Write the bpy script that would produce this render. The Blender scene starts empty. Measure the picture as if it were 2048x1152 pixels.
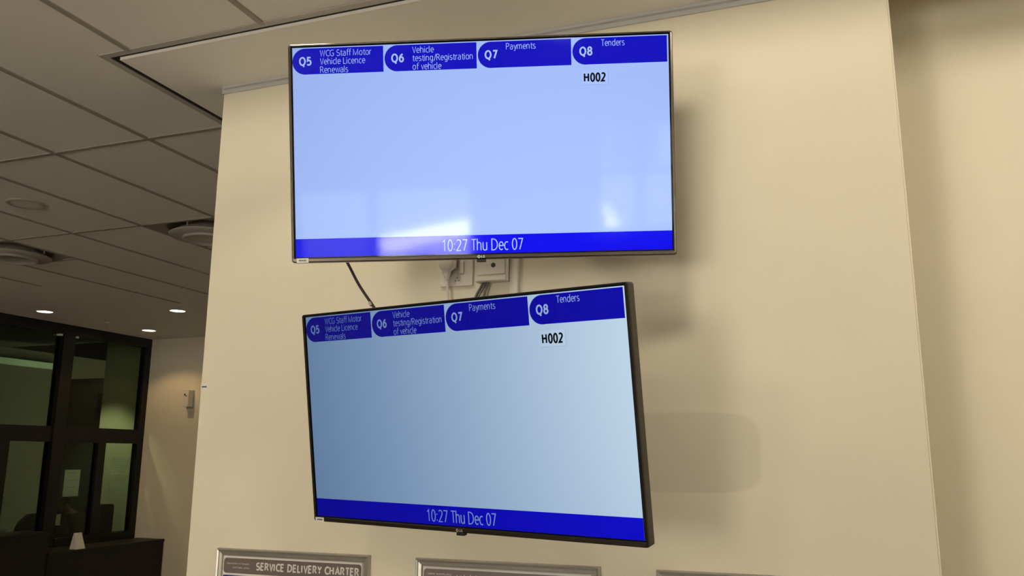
import bpy, bmesh, math, random
from mathutils import Vector, Matrix

random.seed(7)
scene = bpy.context.scene
COL = scene.collection
CZ = 1.85                                    # eye height of the photographer

# ------------------------------------------------------------------ camera
cam_data = bpy.data.cameras.new('camera')
cam = bpy.data.objects.new('camera', cam_data)
COL.objects.link(cam)
cam_data.sensor_width = 36.0
cam_data.lens = 36.0 * 1666.70296 / 2048.0
cam_data.clip_start = 0.05
cam_data.clip_end = 200
R = Matrix(((0.93989456, 0.3414291, 0.0049383),
            (-0.06342289, 0.18876605, -0.97997189),
            (-0.33552311, 0.92075705, 0.19907461)))
right, down, fwd = (Vector(R[i]) for i in range(3))
cm = Matrix((right, -down, -fwd)).transposed().to_4x4()
cm.translation = (0, 0, CZ)
cam.matrix_world = cm
scene.camera = cam

# ------------------------------------------------------------------ sky, sun, daylight, exposure
world = bpy.data.worlds.new('world')
scene.world = world
world.use_nodes = True
bg = world.node_tree.nodes['Background']
bg.inputs['Color'].default_value = (0.72, 0.84, 1.0, 1)
bg.inputs['Strength'].default_value = 1.2

sun_data = bpy.data.lights.new('sun', 'SUN')
sun_data.energy = 330
sun_data.angle = 0.01
sun_data.color = (1.0, 0.95, 0.86)
sun = bpy.data.objects.new('sun', sun_data)
COL.objects.link(sun)
sun.rotation_euler = (math.radians(-14), math.radians(6), 0)     # from behind the building, over its roof

day_data = bpy.data.lights.new('window_daylight', 'AREA')        # daylight coming in by the wide window
day_data.shape = 'RECTANGLE'
day_data.size = 1.25
day_data.size_y = 1.5
day_data.energy = 98
day_data.color = (1.0, 0.89, 0.72)
day = bpy.data.objects.new('window_daylight', day_data)
COL.objects.link(day)
day.location = (-2.43, -4.86, 1.85)
day.rotation_euler = (math.radians(90), 0, 0)

LAMP_COL = (1.0, 0.89, 0.69)

vs = scene.view_settings
vs.view_transform = 'Standard'
vs.look = 'None'
vs.exposure = 0.0
vs.gamma = 1.0
vs.use_curve_mapping = False
scene.cycles.use_denoising = True
scene.cycles.max_bounces = 10
scene.cycles.diffuse_bounces = 6
scene.cycles.transparent_max_bounces = 12
scene.cycles.sample_clamp_indirect = 6.0


# ------------------------------------------------------------------ helpers
def srgb(r, g, b):
    f = lambda c: c / 12.92 if c <= 0.04045 else ((c + 0.055) / 1.055) ** 2.4
    return (f(r / 255), f(g / 255), f(b / 255), 1)


def mat(name, color, rough=0.6, metal=0.0, noise=0.0, nscale=20.0, bump=0.0, bscale=150.0, spec=0.5):
    m = bpy.data.materials.new(name)
    m.use_nodes = True
    nt = m.node_tree
    b = nt.nodes['Principled BSDF']
    c = color if len(color) == 4 else (*color, 1)
    b.inputs['Base Color'].default_value = c
    b.inputs['Roughness'].default_value = rough
    b.inputs['Metallic'].default_value = metal
    b.inputs['Specular IOR Level'].default_value = spec
    if noise or bump:
        tc = nt.nodes.new('ShaderNodeTexCoord')
    if noise:
        n = nt.nodes.new('ShaderNodeTexNoise')
        n.inputs['Scale'].default_value = nscale
        n.inputs['Detail'].default_value = 4
        nt.links.new(tc.outputs['Object'], n.inputs['Vector'])
        mx = nt.nodes.new('ShaderNodeMix')
        mx.data_type = 'RGBA'
        mx.inputs[6].default_value = tuple(v * (1 - noise) for v in c[:3]) + (1,)
        mx.inputs[7].default_value = tuple(min(1, v * (1 + noise)) for v in c[:3]) + (1,)
        nt.links.new(n.outputs['Fac'], mx.inputs[0])
        nt.links.new(mx.outputs[2], b.inputs['Base Color'])
    if bump:
        n2 = nt.nodes.new('ShaderNodeTexNoise')
        n2.inputs['Scale'].default_value = bscale
        nt.links.new(tc.outputs['Object'], n2.inputs['Vector'])
        bp = nt.nodes.new('ShaderNodeBump')
        bp.inputs['Strength'].default_value = bump
        bp.inputs['Distance'].default_value = 0.004
        nt.links.new(n2.outputs['Fac'], bp.inputs['Height'])
        nt.links.new(bp.outputs['Normal'], b.inputs['Normal'])
    return m


def lit(name, color, strength, rough=0.3):
    m = bpy.data.materials.new(name)
    m.use_nodes = True
    b = m.node_tree.nodes['Principled BSDF']
    b.inputs['Base Color'].default_value = (0.8, 0.8, 0.8, 1)
    b.inputs['Roughness'].default_value = rough
    b.inputs['Emission Color'].default_value = (*color[:3], 1)
    b.inputs['Emission Strength'].default_value = strength
    return m


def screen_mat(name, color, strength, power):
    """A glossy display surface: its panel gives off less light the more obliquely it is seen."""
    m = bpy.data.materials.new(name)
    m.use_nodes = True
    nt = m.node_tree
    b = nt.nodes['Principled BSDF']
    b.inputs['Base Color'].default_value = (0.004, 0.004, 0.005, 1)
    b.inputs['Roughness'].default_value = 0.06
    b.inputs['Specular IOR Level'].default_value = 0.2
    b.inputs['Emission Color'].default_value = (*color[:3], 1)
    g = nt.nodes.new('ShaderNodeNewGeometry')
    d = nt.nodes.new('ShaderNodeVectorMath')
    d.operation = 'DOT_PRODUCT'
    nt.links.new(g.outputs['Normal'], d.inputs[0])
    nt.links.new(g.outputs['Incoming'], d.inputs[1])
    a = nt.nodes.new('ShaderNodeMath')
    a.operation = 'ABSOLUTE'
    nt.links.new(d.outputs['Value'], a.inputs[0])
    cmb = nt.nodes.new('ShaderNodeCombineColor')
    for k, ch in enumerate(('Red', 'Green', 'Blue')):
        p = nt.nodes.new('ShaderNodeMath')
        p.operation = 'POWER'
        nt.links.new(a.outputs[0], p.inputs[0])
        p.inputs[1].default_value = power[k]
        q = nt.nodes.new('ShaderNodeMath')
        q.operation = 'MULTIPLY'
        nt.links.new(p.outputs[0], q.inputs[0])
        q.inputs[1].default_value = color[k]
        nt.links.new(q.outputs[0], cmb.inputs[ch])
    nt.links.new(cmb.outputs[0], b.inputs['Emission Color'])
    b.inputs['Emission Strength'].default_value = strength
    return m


def glass_mat(name, tint, refl=0.06):
    m = bpy.data.materials.new(name)
    m.use_nodes = True
    nt = m.node_tree
    nt.nodes.remove(nt.nodes['Principled BSDF'])
    out = nt.nodes['Material Output']
    t = nt.nodes.new('ShaderNodeBsdfTransparent')
    t.inputs['Color'].default_value = (*tint, 1)
    g = nt.nodes.new('ShaderNodeBsdfGlossy')
    g.inputs['Roughness'].default_value = 0.02
    f = nt.nodes.new('ShaderNodeMixShader')
    f.inputs['Fac'].default_value = refl
    nt.links.new(t.outputs[0], f.inputs[1])
    nt.links.new(g.outputs[0], f.inputs[2])
    nt.links.new(f.outputs[0], out.inputs['Surface'])
    return m


def link(name, bm, mats, parent=None, smooth=False, loc=None):
    me = bpy.data.meshes.new(name)
    bmesh.ops.recalc_face_normals(bm, faces=bm.faces[:]) if getattr(bm, '_fix', True) is True else None
    bm.to_mesh(me)
    bm.free()
    for m in (mats if isinstance(mats, (list, tuple)) else [mats]):
        me.materials.append(m)
    if smooth:
        for p in me.polygons:
            p.use_smooth = True
    o = bpy.data.objects.new(name, me)
    COL.objects.link(o)
    if parent is not None:
        o.parent = parent
    if loc is not None:
        o.location = loc
    return o


def flat(name, bm, mats, parent=None):
    """Like link, but keeps the windings as drawn (print and display graphics)."""
    me = bpy.data.meshes.new(name)
    bm.to_mesh(me)
    bm.free()
    for m in (mats if isinstance(mats, (list, tuple)) else [mats]):
        me.materials.append(m)
    o = bpy.data.objects.new(name, me)
    COL.objects.link(o)
    o.parent = parent
    return o


def thing(name, label, cat, loc=(0, 0, 0), group=None):
    o = bpy.data.objects.new(name, None)
    o.empty_display_size = 0.1
    COL.objects.link(o)
    o.location = loc
    o['label'] = label
    o['category'] = cat
    if group:
        o['group'] = group
    return o


def tag(o, label, cat, group=None):
    o['label'] = label
    o['category'] = cat
    if group:
        o['group'] = group
    return o


def struct(o):
    o['kind'] = 'structure'
    return o


def box(bm, x0, x1, y0, y1, z0, z1, bevel=0.0, mi=0, seg=2):
    r = bmesh.ops.create_cube(bm, size=1)
    v = r['verts']
    bmesh.ops.scale(bm, vec=(x1 - x0, y1 - y0, z1 - z0), verts=v)
    bmesh.ops.translate(bm, vec=((x0 + x1) / 2, (y0 + y1) / 2, (z0 + z1) / 2), verts=v)
    fs = list({f for q in v for f in q.link_faces})
    for f in fs:
        f.material_index = mi
    if bevel:
        es = list({e for q in v for e in q.link_edges})
        res = bmesh.ops.bevel(bm, geom=es, offset=bevel, segments=seg, affect='EDGES', profile=0.6)
        for f in res['faces']:
            f.material_index = mi
    return v


def boxbm(*a, **k):
    bm = bmesh.new()
    box(bm, *a, **k)
    return bm


def lathe(bm, prof, center=(0, 0, 0), n=40, axis='Z', mi=0, close=False):
    """Revolve (r, h) pairs about an axis through center."""
    rings = []
    for r, h in prof:
        ring = []
        if r < 1e-6:
            p = Vector((0, 0, h))
            ring = [p]
        else:
            ring = [Vector((r * math.cos(2 * math.pi * i / n), r * math.sin(2 * math.pi * i / n), h)) for i in range(n)]
        rings.append(ring)

    def tr(p):
        if axis == 'Y':
            p = Vector((p.x, p.z, p.y))
        elif axis == 'X':
            p = Vector((p.z, p.x, p.y))
        return p + Vector(center)
    vr = [[bm.verts.new(tr(p)) for p in ring] for ring in rings]
    for a, b in zip(vr, vr[1:]):
        for i in range(n):
            j = (i + 1) % n
            if len(a) == 1 and len(b) == 1:
                continue
            if len(a) == 1:
                f = bm.faces.new((a[0], b[i], b[j]))
            elif len(b) == 1:
                f = bm.faces.new((a[i], a[j], b[0]))
            else:
                f = bm.faces.new((a[i], a[j], b[j], b[i]))
            f.material_index = mi
    return vr


def tube(bm, pts, r, n=10, mi=0, sub=8):
    """A round cable along a smooth curve through pts."""
    P = [Vector(p) for p in pts]
    path = []
    for i in range(len(P) - 1):
        p0 = P[max(i - 1, 0)]
        p1, p2 = P[i], P[i + 1]
        p3 = P[min(i + 2, len(P) - 1)]
        for k in range(sub):
            t = k / sub
            path.append(0.5 * ((2 * p1) + (-p0 + p2) * t + (2 * p0 - 5 * p1 + 4 * p2 - p3) * t * t + (-p0 + 3 * p1 - 3 * p2 + p3) * t ** 3))
    path.append(P[-1])
    prev = None
    up = Vector((0.3, 1, 0.2)).normalized()
    first = None
    for i, p in enumerate(path):
        d = (path[min(i + 1, len(path) - 1)] - path[max(i - 1, 0)]).normalized()
        a = d.cross(up).normalized()
        b = d.cross(a).normalized()
        ring = [bm.verts.new(p + r * (math.cos(2 * math.pi * k / n) * a + math.sin(2 * math.pi * k / n) * b)) for k in range(n)]
        if prev:
            for k in range(n):
                f = bm.faces.new((prev[k], prev[(k + 1) % n], ring[(k + 1) % n], ring[k]))
                f.material_index = mi
        else:
            first = ring
        prev = ring
    bm.faces.new(first).material_index = mi
    bm.faces.new(prev).material_index = mi


def rect_loop(l, r, b, t, rad, n=4):
    """Counter-clockwise (x, z) points of a rectangle with rounded corners."""
    pts = []
    rad = max(rad, 1e-5)
    for cx, cz, a0 in ((r - rad, b + rad, -90), (r - rad, t - rad, 0), (l + rad, t - rad, 90), (l + rad, b + rad, 180)):
        for k in range(n + 1):
            a = math.radians(a0 + 90 * k / n)
            pts.append((cx + rad * math.cos(a), cz + rad * math.sin(a)))
    return pts


def ring(bm, outer, inner, prof, rad=0.005, mi=0, n=4):
    """A frame: outer and inner (l, r, b, t), prof = list of (how far in from outer to inner 0..1, y)."""
    loops = []
    for s, y in prof:
        q = [outer[i] + (inner[i] - outer[i]) * s for i in range(4)]
        loops.append([bm.verts.new((x, y, z)) for x, z in rect_loop(*q, rad * (1 - s), n)])
    m = len(loops[0])
    for a, b in zip(loops, loops[1:]):
        for i in range(m):
            f = bm.faces.new((a[i], a[(i + 1) % m], b[(i + 1) % m], b[i]))
            f.material_index = mi
    return loops


def poly(bm, pts, y, mi=0):
    """Flat face from counter-clockwise (x, z) points, looking towards -Y."""
    f = bm.faces.new([bm.verts.new((x, y, z)) for x, z in pts])
    f.material_index = mi
    return f


def disc(cx, cz, r, n=48):
    return [(cx + r * math.cos(2 * math.pi * i / n), cz + r * math.sin(2 * math.pi * i / n)) for i in range(n)]


def arc(cx, cz, rx, rz, a0, a1, n=14):
    return [(cx + rx * math.cos(math.radians(a0 + (a1 - a0) * k / n)), cz + rz * math.sin(math.radians(a0 + (a1 - a0) * k / n))) for k in range(n + 1)]


def loop(cx, cz, rx, rz):
    return arc(cx, cz, rx, rz, 90, 450, 26)


# a condensed humanist sans drawn as pen strokes: advance width, strokes; cap height 1, x-height .72
STROKES = {
    'A': (.54, [[(0, 0), (.24, 1), (.48, 0)], [(.09, .34), (.39, .34)]]),
    'C': (.48, [arc(.28, .5, .28, .5, 48, 312)]),
    'D': (.58, [[(0, 0), (0, 1), (.14, 1)] + arc(.14, .5, .34, .5, 90, -90) + [(0, 0)]]),
    'E': (.45, [[(.34, 0), (0, 0), (0, 1), (.34, 1)], [(0, .53), (.31, .53)]]),
    'G': (.60, [arc(.29, .5, .29, .5, 52, 290) + [(.48, .10), (.48, .47), (.30, .47)]]),
    'H': (.58, [[(0, 0), (0, 1)], [(.42, 0), (.42, 1)], [(0, .53), (.42, .53)]]),
    'I': (.16, [[(0, 0), (0, 1)]]),
    'K': (.50, [[(0, 0), (0, 1)], [(.40, 1), (.02, .48)], [(.12, .60), (.42, 0)]]),
    'L': (.40, [[(0, 1), (0, 0), (.32, 0)]]),
    'M': (.76, [[(0, 0), (0, 1), (.30, .05), (.60, 1), (.60, 0)]]),
    'N': (.62, [[(0, 0), (0, 1), (.45, 0), (.45, 1)]]),
    'O': (.66, [loop(.28, .5, .28, .5)]),
    'P': (.46, [[(0, 0), (0, 1), (.16, 1)] + arc(.16, .74, .20, .26, 90, -90) + [(0, .48)]]),
    'Q': (.68, [loop(.28, .5, .28, .5), [(.30, .02), (.46, -.24)]]),
    'R': (.48, [[(0, 0), (0, 1), (.16, 1)] + arc(.16, .75, .19, .25, 90, -90) + [(0, .50)], [(.18, .50), (.41, 0)]]),
    'S': (.46, [arc(.20, .74, .19, .26, 42, 268) + arc(.18, .25, .22, .25, 78, -142)]),
    'T': (.47, [[(.21, 0), (.21, 1)], [(0, 1), (.42, 1)]]),
    'U': (.60, [[(0, 1), (0, .3)] + arc(.21, .3, .21, .3, 180, 360) + [(.42, 1)]]),
    'V': (.47, [[(0, 1), (.21, 0), (.42, 1)]]),
    'W': (.76, [[(0, 1), (.16, 0), (.33, .95), (.50, 0), (.66, 1)]]),
    'Y': (.46, [[(0, 1), (.21, .47), (.42, 1)], [(.21, .47), (.21, 0)]]),
    'Z': (.46, [[(0, 1), (.38, 1), (0, 0), (.38, 0)]]),
    'a': (.45, [arc(.17, .50, .15, .22, 140, 0) + [(.32, 0)], [(.32, .43), (.20, .42)] + arc(.17, .205, .17, .215, 90, 270) + arc(.17, .18, .15, .19, 270, 350)]),
    'b': (.48, [loop(.19, .36, .18, .36), [(0, 0), (0, 1.06)]]),
    'c': (.37, [arc(.19, .36, .19, .36, 55, 305)]),
    'd': (.50, [loop(.19, .36, .18, .36), [(.37, 0), (.37, 1.06)]]),
    'e': (.44, [[(.01, .38)] + [(.36, .38)] + arc(.19, .36, .18, .36, 4, 312)]),
    'f': (.27, [[(.10, 0), (.10, .84)] + arc(.24, .86, .14, .20, 180, 70), [(0, .70), (.26, .70)]]),
    'g': (.48, [loop(.18, .36, .17, .36), [(.35, .72), (.35, -.08)] + arc(.18, -.08, .17, .20, 0, -140)]),
    'h': (.46, [[(0, 0), (0, 1.06)], arc(.16, .48, .16, .24, 180, 0) + [(.32, 0)]]),
    'i': (.14, [[(0, 0), (0, .72)], [(0, .90), (0, 1.0)]]),
    'k': (.42, [[(0, 0), (0, 1.06)], [(.30, .72), (.01, .34)], [(.10, .46), (.33, 0)]]),
    'l': (.14, [[(0, 0), (0, 1.06)]]),
    'm': (.72, [[(0, 0), (0, .72)], arc(.145, .48, .145, .24, 180, 0) + [(.29, 0)], arc(.435, .48, .145, .24, 180, 0) + [(.58, 0)]]),
    'n': (.46, [[(0, 0), (0, .72)], arc(.16, .48, .16, .24, 180, 0) + [(.32, 0)]]),
    'o': (.47, [loop(.19, .36, .19, .36)]),
    'p': (.48, [loop(.19, .36, .18, .36), [(0, .72), (0, -.28)]]),
    'r': (.27, [[(0, 0), (0, .72)], arc(.16, .46, .16, .26, 180, 72)]),
    's': (.36, [arc(.145, .54, .135, .18, 42, 262) + arc(.135, .18, .15, .18, 80, -142)]),
    't': (.29, [[(.10, .92), (.10, .16)] + arc(.22, .16, .12, .16, 180, 285), [(0, .70), (.25, .70)]]),
    'u': (.46, [[(0, .72), (0, .24)] + arc(.16, .24, .16, .24, 180, 360) + [(.32, .72)], [(.32, .3), (.32, 0)]]),
    'v': (.38, [[(0, .72), (.17, 0), (.34, .72)]]),
    'w': (.58, [[(0, .72), (.13, 0), (.26, .70), (.39, 0), (.52, .72)]]),
    'y': (.40, [[(0, .72), (.18, .02)], [(.36, .72), (.15, -.14), (.09, -.25), (0, -.26)]]),
    'z': (.36, [[(0, .70), (.30, .70), (0, .02), (.30, .02)]]),
    '0': (.47, [loop(.19, .5, .19, .5)]),
    '1': (.47, [[(.06, .80), (.22, .98), (.22, 0)]]),
    '2': (.47, [arc(.18, .75, .18, .25, 145, -15) + [(.30, .54), (0, .01), (.38, .01)]]),
    '5': (.47, [[(.35, .99), (.06, .99), (.03, .56)] + arc(.15, .31, .22, .31, 110, -138)]),
    '6': (.47, [loop(.20, .31, .185, .31), arc(.40, .32, .385, .67, 98, 180)]),
    '7': (.47, [[(0, .99), (.38, .99), (.12, 0)]]),
    '8': (.47, [loop(.19, .76, .165, .235), loop(.19, .265, .19, .265)]),
    ':': (.20, [[(.05, .06), (.05, .16)], [(.05, .58), (.05, .68)]]),
    '/': (.30, [[(0, -.08), (.24, 1.02)]]),
    ' ': (.22, []),
}


def text(bm, s, left, base, cap, width, y, mi, pen=0.10):
    """Lettering in the XZ plane, fitted to a given cap height and total width; pen = stroke thickness / cap height."""
    total = 0
    placed = []
    for ch in s:
        adv, st = STROKES[ch]
        placed.append((total, st))
        total += adv + pen * .8 - .025
    xs_ = [x0 + p[0] for x0, st in placed for stroke in st for p in stroke]
    lo, hi = min(xs_), max(xs_)
    h = pen * cap / 2
    sx = (width - 2 * h) / (hi - lo)
    for x0, st in placed:
        for stroke in st:
            P = []
            for px_, pz_ in stroke:
                q = Vector((left + h + (x0 + px_ - lo) * sx, base + h * .6 + pz_ * (cap - 1.2 * h)))
                if not P or (q - P[-1]).length > 1e-7:
                    P.append(q)
            closed = (P[0] - P[-1]).length < 1e-6
            if closed:
                P = P[:-1]
            n = len(P)
            L, Rr = [], []
            for i in range(n):
                a_ = P[i - 1] if (i or closed) else None
                b_ = P[(i + 1) % n] if (i < n - 1 or closed) else None
                d1 = (P[i] - a_).normalized() if a_ is not None else None
                d2 = (b_ - P[i]).normalized() if b_ is not None else None
                if d1 is None:
                    d1 = d2
                if d2 is None:
                    d2 = d1
                n1, n2 = Vector((-d1.y, d1.x)), Vector((-d2.y, d2.x))
                mdir = n1 + n2
                if mdir.length < 1e-4:
                    mdir = n1.copy()
                mdir.normalize()
                k = h / max(.45, mdir.dot(n1))
                L.append(bm.verts.new((P[i].x + mdir.x * k, y, P[i].y + mdir.y * k)))
                Rr.append(bm.verts.new((P[i].x - mdir.x * k, y, P[i].y - mdir.y * k)))
            for i in range(n if closed else n - 1):
                j = (i + 1) % n
                f = bm.faces.new((L[i], Rr[i], Rr[j], L[j]))
                f.material_index = mi


# ------------------------------------------------------------------ materials
CREAM = (0.80, 0.735, 0.60)
M_wall = mat('cream_wall_paint', CREAM, 0.75, noise=0.025, nscale=6, bump=0.05, bscale=90, spec=0.25)
M_tile = mat('ceiling_tile_white', (0.82, 0.80, 0.76), 0.9, noise=0.04, nscale=60, bump=0.1, bscale=220, spec=0.2)
M_board = mat('ceiling_board_paint', (0.90, 0.88, 0.84), 0.8, noise=0.02, nscale=5, spec=0.2)
M_grid = mat('grid_bar_grey', (0.36, 0.33, 0.29), 0.6)
M_edge = mat('edge_trim_grey', (0.45, 0.43, 0.40), 0.5)
M_alu = mat('cornice_aluminium', (0.62, 0.62, 0.62), 0.4, metal=0.3)
M_dark = mat('gap_dark', (0.02, 0.02, 0.018), 0.9)
M_floor = mat('grey_floor', (0.22, 0.20, 0.18), 0.6, noise=0.15, nscale=30)
M_black = mat('black_frame', (0.010, 0.009, 0.010), 0.45, spec=0.3)
M_blackwood = mat('black_counter', (0.018, 0.014, 0.012), 0.5, noise=0.2, nscale=8, spec=0.3)
M_white = mat('white_plastic', (0.78, 0.74, 0.66), 0.4)
M_white2 = mat('white_plastic_matt', (0.74, 0.71, 0.64), 0.55)
M_paper = mat('paper_white', (0.80, 0.80, 0.76), 0.8, noise=0.03, nscale=40)
M_ink = mat('printed_ink', (0.05, 0.05, 0.06), 0.8)
M_bronze = mat('bronze_bezel', (0.115, 0.095, 0.080), 0.26, metal=0.85)
M_bronze_dark = mat('dark_bronze_bezel', (0.045, 0.037, 0.032), 0.34, metal=0.8)
M_tvback = mat('tv_back_black', (0.015, 0.015, 0.016), 0.5)
M_steel = mat('bracket_steel', (0.05, 0.05, 0.05), 0.45, metal=0.6)
M_logo = mat('logo_silver', (0.75, 0.75, 0.75), 0.35)
M_cable_black = mat('black_cable', (0.02, 0.014, 0.012), 0.45)
M_cable_white = mat('white_cable', (0.70, 0.66, 0.58), 0.5)
M_cable_grey = mat('grey_cable', (0.16, 0.15, 0.14), 0.5)
M_frame = mat('silver_poster_frame', (0.50, 0.48, 0.44), 0.32, metal=0.75)
M_acr = mat('poster_edge_grey', (0.40, 0.385, 0.355), 0.35)
M_hgrey = mat('poster_header_grey', (0.155, 0.132, 0.118), 0.4)
M_hgrey2 = mat('poster_header_warm_grey', (0.19, 0.155, 0.145), 0.4)
M_pwhite = mat('poster_white', (0.78, 0.74, 0.70), 0.4)
M_pblue = mat('poster_navy', (0.020, 0.018, 0.13), 0.4)
M_pteal = mat('poster_teal', (0.08, 0.27, 0.28), 0.4)
M_lens = lit('downlight_lens', (1.0, 0.90, 0.66), 9.0)
M_mesh = mat('speaker_mesh', (0.80, 0.77, 0.70), 0.6, noise=0.2, nscale=500)
M_vane = mat('diffuser_grey_white', (0.42, 0.40, 0.36), 0.35)
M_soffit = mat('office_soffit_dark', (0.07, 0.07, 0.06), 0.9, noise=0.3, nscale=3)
M_pan = mat('diffuser_pan', (0.34, 0.31, 0.28), 0.7)
M_glass = glass_mat('green_office_glass', (0.52, 0.60, 0.45), 0.03)
M_clear = glass_mat('window_glass', (0.9, 0.93, 0.92), 0.05)
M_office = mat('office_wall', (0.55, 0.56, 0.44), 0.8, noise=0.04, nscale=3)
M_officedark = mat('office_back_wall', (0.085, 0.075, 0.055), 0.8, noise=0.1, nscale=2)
M_door = mat('dark_door', (0.05, 0.055, 0.05), 0.6)
M_strip = mat('pale_green_strip', (0.40, 0.50, 0.40), 0.5)
M_skin = mat('skin_brown', (0.25, 0.12, 0.07), 0.55, noise=0.08, nscale=30)
M_hair = mat('black_hair', (0.010, 0.008, 0.007), 0.7, bump=0.5, bscale=120)
M_cloth = mat('dark_jacket', (0.018, 0.020, 0.022), 0.85, noise=0.2, nscale=60)
M_trouser = mat('dark_trousers', (0.02, 0.02, 0.03), 0.9)
M_chair = mat('black_chair_fabric', (0.014, 0.013, 0.013), 0.85, noise=0.2, nscale=150)
M_frame_white = mat('window_frame_white', (0.6, 0.6, 0.58), 0.5)
M_asphalt = mat('asphalt', (0.025, 0.025, 0.025), 0.9, noise=0.2, nscale=20)
M_conc = mat('facade_concrete', (0.17, 0.166, 0.155), 0.85, noise=0.1, nscale=1.5)
M_winext = mat('facade_window', (0.03, 0.035, 0.04), 0.15)
M_car = mat('white_car_paint', (0.80, 0.80, 0.79), 0.25)
M_carglass = mat('car_glass', (0.02, 0.022, 0.025), 0.05)
M_tyre = mat('tyre_rubber', (0.02, 0.02, 0.02), 0.8)
M_rim = mat('wheel_rim', (0.55, 0.55, 0.56), 0.3, metal=0.8)

# the painted TV wall carries a faintly darker patch with rounded corners
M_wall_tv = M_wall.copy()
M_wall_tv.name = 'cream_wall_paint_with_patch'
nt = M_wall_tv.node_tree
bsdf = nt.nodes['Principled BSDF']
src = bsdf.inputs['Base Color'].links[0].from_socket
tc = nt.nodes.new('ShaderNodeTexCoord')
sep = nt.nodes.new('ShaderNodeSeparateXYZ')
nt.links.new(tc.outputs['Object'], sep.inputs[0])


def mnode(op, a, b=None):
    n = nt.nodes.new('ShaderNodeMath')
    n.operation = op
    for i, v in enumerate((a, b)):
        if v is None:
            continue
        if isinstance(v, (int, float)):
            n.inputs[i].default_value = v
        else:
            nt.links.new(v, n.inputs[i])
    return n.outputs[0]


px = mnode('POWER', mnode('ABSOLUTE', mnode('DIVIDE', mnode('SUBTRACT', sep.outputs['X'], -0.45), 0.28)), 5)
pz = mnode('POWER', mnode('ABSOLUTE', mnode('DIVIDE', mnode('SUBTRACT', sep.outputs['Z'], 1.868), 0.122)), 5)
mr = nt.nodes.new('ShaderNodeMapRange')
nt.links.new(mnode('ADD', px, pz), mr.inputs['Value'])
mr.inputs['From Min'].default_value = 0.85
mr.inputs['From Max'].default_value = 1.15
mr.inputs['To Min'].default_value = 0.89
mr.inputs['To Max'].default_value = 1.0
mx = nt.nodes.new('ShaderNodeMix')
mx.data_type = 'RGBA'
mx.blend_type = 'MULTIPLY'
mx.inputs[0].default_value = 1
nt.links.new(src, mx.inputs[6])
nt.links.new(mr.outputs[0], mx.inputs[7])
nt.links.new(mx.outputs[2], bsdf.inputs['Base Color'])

# ------------------------------------------------------------------ the room
ZC = 3.367            # underside of the plasterboard margin round the TV wall
ZT = 3.381            # underside of the tiles
YW = 2.664            # face of the TV wall
XL, XR = -2.27, 0.293  # its two vertical edges
XP = -8.41            # line of the glazed office front
YF = 8.82             # far wall
YR = -5.0             # wall with the windows, behind the camera
XRT = 4.6

struct(link('floor', boxbm(-11.2, XRT + .2, YR - .2, 11, -0.2, 0), M_floor))

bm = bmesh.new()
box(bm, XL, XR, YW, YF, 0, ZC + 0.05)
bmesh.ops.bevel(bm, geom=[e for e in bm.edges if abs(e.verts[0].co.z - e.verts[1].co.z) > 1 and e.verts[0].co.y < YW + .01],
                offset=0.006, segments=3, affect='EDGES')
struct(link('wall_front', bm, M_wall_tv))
struct(link('wall_side', boxbm(XR - .05, XRT, 3.10, 3.3, 0, 4.3), M_wall))
struct(link('wall_bulkhead', boxbm(XR + .002, XRT, YW, YW + .02, ZC + .02, 4.3), M_wall))
struct(link('wall_front_upper', boxbm(XR - .3, XR, YW + .03, 3.10, ZC + 0.06, 4.3), M_wall))
struct(link('wall_right', boxbm(XRT, XRT + .2, YR - .2, 3.3, 0, 4.3), M_wall))
struct(link('wall_far', boxbm(-9.14, XL, YF, YF + .2, 0, ZT + 0.1), M_wall))
struct(link('wall_left', boxbm(XP - .12, XP, YR - .2, 5.2, 0, ZT + 0.1), M_wall))

# rear wall with its window openings (x0, x1, z0, z1)
WINS = [(-3.1, -1.76, 1.0, 2.7), (-1.62, 0.42, 0.95, 2.15), (1.97, 4.3, 1.5, 2.86)]
bm = bmesh.new()
y0, y1 = YR - .2, YR
xs = [XP - .12]
for w in WINS:
    box(bm, xs[-1], w[0], y0, y1, 0, 4.3)
    box(bm, w[0], w[1], y0, y1, 0, w[2])
    box(bm, w[0], w[1], y0, y1, w[3], 4.3)
    xs.append(w[1])
box(bm, xs[-1], XRT + .2, y0, y1, 0, 4.3)
struct(link('wall_rear', bm, M_wall))
MULL = [[-2.43], [-0.765], [2.53, 3.4]]
RAIL = [2.25, None, 2.24]
for i, w in enumerate(WINS):
    bm = bmesh.new()
    t = 0.05
    ya, yb = YR - .13, YR - .06
    box(bm, w[0], w[0] + t, ya, yb, w[2], w[3])
    box(bm, w[1] - t, w[1], ya, yb, w[2], w[3])
    box(bm, w[0] + t, w[1] - t, ya, yb, w[2], w[2] + t)
    box(bm, w[0] + t, w[1] - t, ya, yb, w[3] - t, w[3])
    for x in MULL[i]:
        box(bm, x - .055, x + .055, ya, yb, w[2] + t, w[3] - t)
    if RAIL[i]:
        box(bm, w[0] + t, w[1] - t, ya + .01, yb - .01, RAIL[i] - .05, RAIL[i] + .05)
    f = struct(link('window_%d' % (i + 1), bm, M_frame_white))
    link('pane', boxbm(w[0] + t, w[1] - t, YR - .1, YR - .094, w[2] + t, w[3] - t), M_clear, f)

# tiled ceiling: one mesh of lay-in tiles, with the two diffuser cells left open
GX = [round(-1.795 - 0.61 * k, 3) for k in range(0, 9)]           # bars running in depth
gx_all = sorted(set(GX + [round(-1.795 + 0.61 * k, 3) for k in range(1, 11)]))
GY = [-4.29, -3.07, -1.85, -0.63, 0.59, 1.81, 3.03, 4.265, 5.49, 6.715]      # bars running across
XE, YE = gx_all[0], GY[-1]
HOLES = [(-6.065, -5.455, 4.265, 4.875), (-4.235, -3.625, 4.265, 4.875)]
bm = bmesh.new()


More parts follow.
